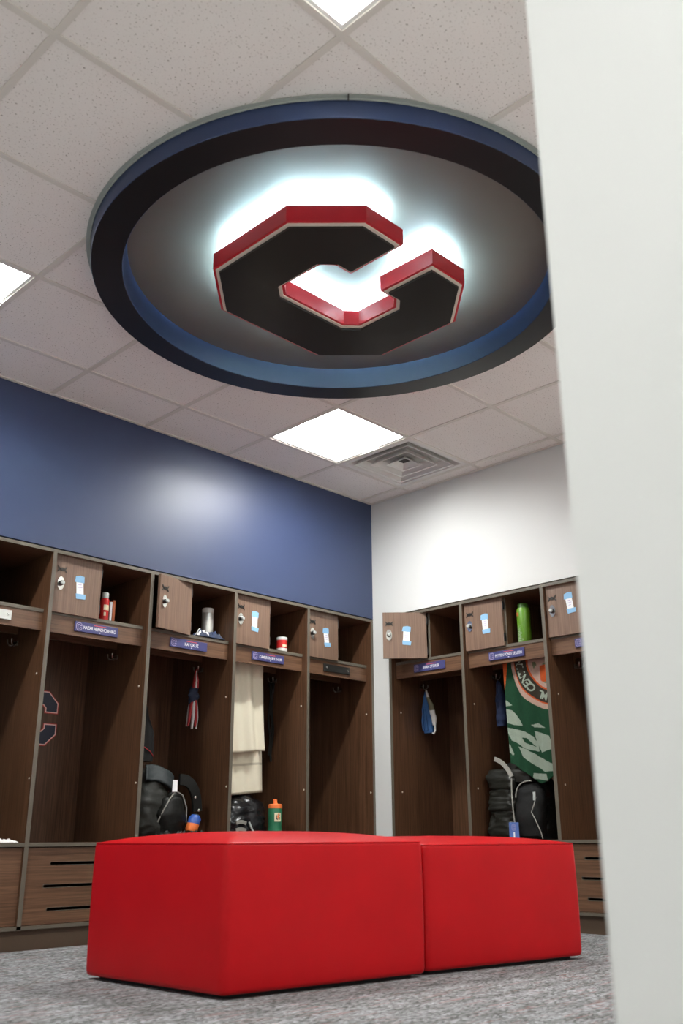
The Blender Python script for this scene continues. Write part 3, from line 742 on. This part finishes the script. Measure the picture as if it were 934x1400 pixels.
mb.v = [(v[0]+0.35*v[2], v[1], v[2]-0.25*v[0]) for v in mb.v]; mb.build('body', ['cap_orange', 'ball_blue', 'black_plastic'], t)
def rag(name, label, cat, key, x0, x1, d0, d1, h, m_, seed, z=ZS):
    t = thing(name, label, cat); put(t, key, (x0+x1)/2, (d0+d1)/2, z+0.0008); hx, hy = (x1-x0)/2, (d1-d0)/2
    def f(u, v):
        e = min(u, 1-u, v, 1-v); k = min(1, e*5)**0.6; x, y = -hx+2*hx*u, -hy+2*hy*v
        rag_ = 1-0.18*abs(noise.noise(Vector((math.atan2(v-.5, u-.5)*1.7, seed, 0))))
        return (x*rag_, y*rag_, 0.001+k*h*(0.45+0.8*abs(fbm(x*22+seed, y*22, seed))))
    mb = MB(); mb.grid(f, 36, 26); mb.grid(lambda u, v: (f(u, v)[0], f(u, v)[1], 0.0), 36, 26); mb.build('cloth', m_, t); return t
rag('crumpled_shirt', 'dark crumpled cloth spread in front of the black backpack', 'garment', 'L2', 0.13, 0.575, 0.012, 0.105, 0.052, 'olive_nylon', 4.0)
rag('crumpled_sock', 'white crumpled cloth at the front of the leftmost seat', 'garment', 'L0', 0.44, 0.585, 0.012, 0.070, 0.020, 'cloth_white', 9.0)

# --- L3: towel, red can, bag, green bottle, dark straps
t = thing('white_towel', 'long cream white towel folded over and hanging to the seat', 'towel'); put(t, 'L3', 0.0, 0.205, 0)
def tw(u, v, z0, z1, w0, w1, xl, dd, ph):
    z = z0+(z1-z0)*v; wd = w0+(w1-w0)*v
    x = xl+wd*u
    f = 0.013*math.sin(u*11+ph+1.6*z)+0.008*math.sin(u*23+ph*2+z*3)+0.004*noise.noise(Vector((u*4, z*5, ph)))
    sag = 0.012*math.sin(u*PI*1.3+0.4)*(1-v)
    return (x+0.006*math.sin(z*7+ph), dd+f, z-sag)
def tm(u, v): return 0
mb = MB(); mb.grid(lambda u, v: tw(u, v, 0.740, 1.571, 0.405, 0.350, 0.050, 0.020, 0.6), 40, 60, lambda u, v: 1 if (0.160 < v < 0.168 or 0.205 < v < 0.213 or 0.008 < v < 0.016) else 0)
mb.build('back_layer', ['towel_white', 'towel_line'], t, solid=0.006)
mb = MB(); mb.grid(lambda u, v: tw(u, v, 0.985, 1.571, 0.375, 0.345, 0.050, -0.022, 2.2), 40, 46, lambda u, v: 1 if 0.020 < v < 0.030 else 0)
mb.build('front_layer', ['towel_white', 'towel_line'], t, solid=0.006)
mb = MB(); mb.grid(lambda u, v: (0.05+0.345*u, -0.022+0.042*v, 1.572+0.006*math.sin(PI*v)), 20, 6); mb.build('fold', 'towel_white', t, solid=0.006)
t = thing('drink_can', 'short red can with a pale rim on the upper shelf', 'can'); put(t, 'L3', 0.482, 0.105, SH)
MB().lathe([(0.033, 0), (0.035, 0.004), (0.035, 0.026), (0.035, 0.078)], 26, mis=[1, 1, 0]).build('body', ['can_red', 'can_white'], t)
MB().lathe([(0.0355, 0.078), (0.0355, 0.094), (0.033, 0.098)], 26).build('lid', 'clear_grey', t)
mb = MB(); mb.grid(lambda u, v: (0.0354*math.cos(-2.2+0.9*u), 0.0354*math.sin(-2.2+0.9*u), 0.034+0.014*v), 10, 2); mb.build('label', 'can_cream', t)
t = thing('plastic_bag', 'shiny black bag bunched on the seat under the white towel', 'bag'); put(t, 'L3', 0.0, 0.0, ZS)
lump([(0.0, 0.29, 0.26, 0.165, 0.120, 2.6), (0.07, 0.29, 0.26, 0.175, 0.130, 2.6), (0.16, 0.30, 0.26, 0.160, 0.110, 2.4), (0.22, 0.32, 0.27, 0.120, 0.085, 2.2), (0.262, 0.33, 0.27, 0.040, 0.035, 2)], 33, 0.020, 9, 56, 40, crease=0.022).build('bag_body', 'black_film', t)
for k, z_ in enumerate((0.060, 0.100)):
    band([(0.165+0.02*i, 0.128-0.004*math.sin(i), z_+0.006*math.sin(i*0.9)) for i in range(5)], 0.020, 0.006).build('grey_stripe', 'zip_grey', t)
band(arc((0.262, 0.125, 0.105), (0.285, 0.118, 0.05), (0.315, 0.108, 0.004), 10), 0.010, 0.006).build('pale_strap', 'clear_grey', t)
t = thing('sport_bottle', 'green squeeze bottle with an orange cap on the locker seat', 'bottle'); put(t, 'L3', 0.432, 0.085, ZS)
MB().lathe([(0.040, 0), (0.043, 0.006), (0.043, 0.060), (0.040, 0.085), (0.043, 0.110), (0.0435, 0.165), (0.041, 0.184)], 30).build('body', 'bottle_green', t)
MB().lathe([(0.0425, 0.184), (0.0425, 0.203), (0.036, 0.209)], 28).build('cap', 'cap_orange', t)
MB().lathe([(0.015, 0.209), (0.012, 0.222), (0.012, 0.234), (0.009, 0.237)], 16).build('spout', 'cap_orange', t)
def onb(x, z, r): a = -PI/2-0.32+x/r; return (r*math.cos(a), r*math.sin(a), z)
mb = MB(); mb.grid(lambda u, v: onb(-0.021+0.042*u, 0.108+0.050*v, 0.0442), 10, 4); lb = mb.build('logo_patch', 'can_cream', t)
vs, fs = text_mesh('G', 0.046, 0.026, 0.001); mb = MB(); mb.add([onb(v.x, 0.133+v.y, 0.0446) for v in vs], fs); mb.build('logo_letter', 'sign_black', lb)
bolt = [(0.003, 0.156), (0.010, 0.156), (0.004, 0.138), (0.011, 0.138), (-0.003, 0.112), (0.001, 0.131), (-0.006, 0.131)]
mb = MB(); mb.add([onb(x_, z_, 0.0449) for x_, z_ in bolt], [tuple(range(7))]); mb.build('logo_bolt', 'cap_orange', lb)
t = thing('lanyard', 'thin black straps hanging beside the white towel', 'strap'); put(t, 'L3', 0.560, 0.300, 0)
for k, (dx, l) in enumerate(((-0.012, 0.46), (0.004, 0.40), (0.012, 0.50))):
    band([(dx+0.006*math.sin(i*0.8+k), -0.012+0.004*math.cos(i+k), 1.444-l*i/12) for i in range(13)], 0.016, 0.003).build('strap', 'black_nylon', t)

# --- W1: blue and grey gloves on the left hook
t = thing('cleaning_gloves', 'pair of blue and khaki gloves hanging from a locker hook', 'gloves'); put(t, 'W1', 0.070, 0.300, 1.14)
mb = lump([(0.012, 0.012, 0, 0.040, 0.022, 2.4), (0.08, 0.008, 0, 0.044, 0.026, 2.4), (0.17, -0.004, 0, 0.034, 0.022, 2.2), (0.25, -0.012, 0, 0.016, 0.012, 2), (0.29, -0.006, 0, 0.008, 0.008, 2)], 8, 0.008, 26, 28, 30); mb.build('blue_glove', 'cloth_blue', t)
for dx in (-0.012, 0.020): MB().tube([(dx, -0.026, 0.03), (dx-0.004, -0.030, 0.09), (dx*0.5-0.006, -0.024, 0.17)], [0.007, 0.008, 0.005], 8).build('glove_finger', 'cloth_blue', t)
mb = lump([(0.06, 0.066, -0.005, 0.012, 0.010, 2), (0.11, 0.062, -0.005, 0.022, 0.014, 2.2), (0.19, 0.046, -0.005, 0.020, 0.012, 2), (0.25, 0.018, -0.004, 0.012, 0.010, 2), (0.30, 0.0, 0, 0.006, 0.006, 2)], 5, 0.006, 30, 24, 24, lambda u, v: 1 if v < 0.42 or 0.78 < v else 0); mb.build('khaki_glove', ['cloth_khaki', 'cloth_white'], t)
MB().tube([(0.050, -0.010, 0.010), (0.066, -0.012, 0.004), (0.076, -0.010, 0.022), (0.074, -0.008, 0.060)], [0.005, 0.007, 0.006, 0.005], 8).build('wrist_tab', 'cloth_white', t)

# --- W2: lime bottle, printed towel, blue garment, backpack
t = thing('tall_bottle', 'tall lime green bottle with a dark lime cap on the upper shelf', 'bottle'); put(t, 'W2', 0.412, 0.110, SH)
MB().lathe([(0.038, 0), (0.041, 0.005), (0.041, 0.205), (0.036, 0.218)], 30).build('body', 'lime', t)
MB().lathe([(0.033, 0.218), (0.033, 0.242), (0.030, 0.246)], 26).build('cap', 'lime_dark', t)
def onw(x, z, r): a = -PI/2-0.72+x/r; return (r*math.cos(a), r*math.sin(a), z)
mb = MB()
for k in range(26):
    z_ = 0.008+0.0040*k; wd = 0.034*(1-k/26)+0.004; x_ = 0.018+0.010*math.sin(k*1.9)
    mb.grid(lambda u, v, x_=x_, z_=z_, wd=wd: onw(x_-wd/2+wd*u, z_+0.0026*v+0.006*(u-.5)*(1 if int(z_*250) % 2 else -1), 0.0416), 6, 1)
for k in range(14):
    z_ = 0.006+0.0045*k; mb.grid(lambda u, v, z_=z_, k=k: onw(-0.032+0.036*u, z_+0.002*v+0.005*math.sin(u*5+k), 0.0415), 8, 1)
mb.build('leaf_print', 'lime_pale', t)
mb = MB(); mb.grid(lambda u, v: onw(0.000+0.020*u, 0.168+0.022*v, 0.0416), 6, 2); mb.build('red_mark', 'box_orange', t)
t = thing('printed_towel', 'green towel with pale leaf shapes and a lettered round emblem', 'towel'); put(t, 'W2', 0.0, 0.115, 0)
def pt(px, py): return (0.23+(px-685)*0.00527-(py-908)*0.00031, 1.501-(py-908)*0.00437)
def zp(L): return [pt(670+x/7.0, 890+y/7.0) for x, y in L]
pale = [zp(L) for L in ([(120, 470), (150, 490), (190, 535), (130, 545)], [(120, 560), (190, 585), (235, 640), (305, 742), (200, 722), (130, 690)], [(140, 740), (330, 800), (400, 850), (440, 930), (448, 992), (330, 960), (190, 870)],
    [(412, 800), (560, 860), (600, 980), (470, 1000), (425, 900)], [(388, 745), (440, 730), (520, 782), (410, 765)], [(245, 930), (330, 960), (420, 1020), (500, 1100), (600, 1180), (500, 1180), (400, 1110), (300, 1030)],
    [(405, 1020), (600, 1120), (620, 1180), (480, 1150), (412, 1100)], [(390, 1185), (520, 1200), (540, 1262), (390, 1235)], [(175, 900), (210, 1000), (200, 1010), (160, 960)])]
dark = [zp([(285, 850), (345, 860), (420, 945), (330, 905)])]
def inside(P, x, z):
    c = False
    for i in range(len(P)):
        (x1, z1), (x2, z2) = P[i-1], P[i]
        if (z1 > z) != (z2 > z) and x < (x2-x1)*(z-z1)/(z2-z1)+x1: c = not c
    return c
EC = (0.605, 1.500)
def towel_m(x, z):
    r = math.hypot(x-EC[0], z-EC[1])
    if r < 0.165:
        return 4 if (x > 0.50 and 1.36 < z < 1.46) else (3 if fbm(x*9, z*14, 2) > 0.15 else 2)
    if r < 0.190: return 2
    if r < 0.200: return 4
    if r < 0.275: return 5
    if r < 0.283: return 4
    if r < 0.312: return 2
    if x < 0.262-0.15*(1.5-z) and z > 1.28: return 4
    for P in dark:
        if inside(P, x, z): return 0
    for P in pale:
        if inside(P, x, z): return 1
    return 0
def drape(x, z, off=0.0):
    f = 0.012*math.sin((x-0.23)*38+1.2*math.sin(z*4))+0.007*math.sin((x-0.23)*17+z*6)+0.03*(1.5-z)*0.2
    return (x, f-off, z)
def tz(u):                                                     # lower hem height along the width
    return interp([(0.0, 0.905), (0.30, 0.850), (0.62, 0.780), (0.80, 0.790), (1.0, 0.822)], u)[1]
def txz(u, v):
    z = tz(u)+(1.560-tz(u))*v; return (0.232+0.016*(1-v)+(0.330-0.018*(1-v))*u, z)
mb = MB(); mb.grid(lambda u, v: drape(*txz(u, v)), 110, 220, lambda u, v: towel_m(*txz(u, v)))
mb.build('cloth', ['terry_green', 'terry_pale', 'terry_pink', 'terry_olive', 'terry_orange', 'terry_dark'], t, solid=0.006)
mb = MB(); word = 'ML CENTINNI'
for k, ch in enumerate(word):
    if ch == ' ': continue
    vs, fs = text_mesh(ch, 0.062, None, 0.002)
    a = math.radians(-110-k*8.6); rr = 0.238
    for_v = []
    for v in vs:
        ex, ey = v.x, v.y                                       # letter tops point outwards
        X = EC[0]+(rr+ey)*math.cos(a)+ex*math.sin(a); Z = EC[1]+(rr+ey)*math.sin(a)-ex*math.cos(a)
        for_v.append((X, Z))
    if all(0.236 < p[0] < 0.560 and p[1] < 1.552 for p in for_v): MB().add([drape(p[0], p[1], 0.0050) for p in for_v], fs).build('letter', 'terry_pale', t)
t = thing('blue_garment', 'dark blue garment hanging behind the green printed towel', 'garment'); put(t, 'W2', 0.0, 0.300, 0)
mb = lump([(1.150, 0.072, 0.0, 0.026, 0.030, 2.4), (1.19, 0.074, 0.0, 0.032, 0.038, 2.4), (1.32, 0.076, 0, 0.030, 0.034, 2.2), (1.41, 0.070, 0, 0.018, 0.020, 2), (1.438, 0.062, 0, 0.008, 0.010, 2)], 2, 0.008, 22, 28, 30); mb.build('garment_body', 'cloth_darkblue', t)
MB().tube([(0.060, -0.028, 1.18), (0.070, -0.036, 1.30), (0.066, -0.022, 1.42)], [0.006, 0.008, 0.005], 8).build('fold', 'cloth_darkblue', t)
t = thing('hiking_backpack', 'black backpack with a blue luggage tag on the seat of the right lockers', 'backpack'); put(t, 'W2', 0.0, 0.0, ZS)
lump([(0.0, 0.255, 0.30, 0.195, 0.150, 3.2), (0.10, 0.255, 0.30, 0.205, 0.160, 3.0), (0.24, 0.245, 0.30, 0.190, 0.145, 2.8), (0.35, 0.225, 0.30, 0.150, 0.110, 2.5), (0.43, 0.20, 0.31, 0.105, 0.080, 2.3), (0.462, 0.19, 0.31, 0.050, 0.040, 2)], 17, 0.014, 11, crease=0.012).build('bag_body', 'black_nylon', t)
for k, (z0, z1) in enumerate(((0.285, 0.405), (0.160, 0.292), (0.012, 0.170))):                                                # stacked side pockets
    lump([(z0, 0.150, 0.170, 0.084, 0.050, 4.5), (z0+0.012, 0.150, 0.166, 0.088, 0.055, 4.5), (z1-0.010, 0.152, 0.172, 0.085, 0.050, 4.2), (z1, 0.155, 0.178, 0.080, 0.042, 4)], 40+k, 0.016, 13, 36, 20, crease=0.014).build('side_pocket', 'olive_nylon', t)
lump([(0.02, 0.345, 0.150, 0.090, 0.045, 2.8), (0.16, 0.350, 0.145, 0.100, 0.060, 2.6), (0.27, 0.345, 0.165, 0.085, 0.045, 2.4), (0.315, 0.34, 0.18, 0.050, 0.022, 2)], 29, 0.009, 15, 32, 22).build('front_pocket', 'black_cloth', t)
lump([(0.325, 0.285, 0.185, 0.080, 0.050, 2.4), (0.385, 0.265, 0.190, 0.090, 0.060, 2.4), (0.440, 0.240, 0.215, 0.060, 0.040, 2.2), (0.455, 0.235, 0.22, 0.030, 0.020, 2)], 51, 0.010, 16, 32, 16).build('top_flap', 'olive_nylon', t)
band(arc((0.105, 0.155, 0.468), (0.200, 0.128, 0.445), (0.250, 0.118, 0.355), 12), 0.026, 0.007).build('grab_strap', 'zip_grey', t)
band(arc((0.268, 0.086, 0.345), (0.262, 0.082, 0.22), (0.272, 0.086, 0.095), 12), 0.007, 0.004).build('tag_cord', 'zip_grey', t)
MB().tube(arc((0.290, 0.084, 0.235), (0.300, 0.078, 0.33), (0.405, 0.084, 0.325), 12), 0.0040, 6).build('zipper', 'zip_grey', t)
MB().tube([(0.425, 0.092, 0.235), (0.415, 0.086, 0.200), (0.392, 0.084, 0.150), (0.420, 0.084, 0.100), (0.445, 0.088, 0.040), (0.452, 0.092, 0.004)], 0.0034, 6).build('zipper', 'zip_grey', t)
band([(0.418, 0.088, 0.262), (0.420, 0.086, 0.245), (0.416, 0.088, 0.215)], 0.016, 0.004).build('zip_pull', 'clear_grey', t)
tg = bx('luggage_tag', 0.236, 0.304, 0.074, 0.078, 0.006, 0.096, 'tag_blue', t, bevel=0.002)
s_ = 0.034/1.024; P = [(0.270+a*s_, 0.068+b*s_) for a, b in C_OUT]; Q = offset_poly(P, 0.0020); n = len(P)
mb = MB(); mb.add([(a, 0.0735, b) for a, b in P+Q], [(i, (i+1) % n, n+(i+1) % n, n+i) for i in range(n)]); mb.build('tag_crest', 'ink_lilac', tg)
bx('tag_slip', 0.266, 0.276, 0.0732, 0.0742, 0.010, 0.042, 'ink_white', tg)
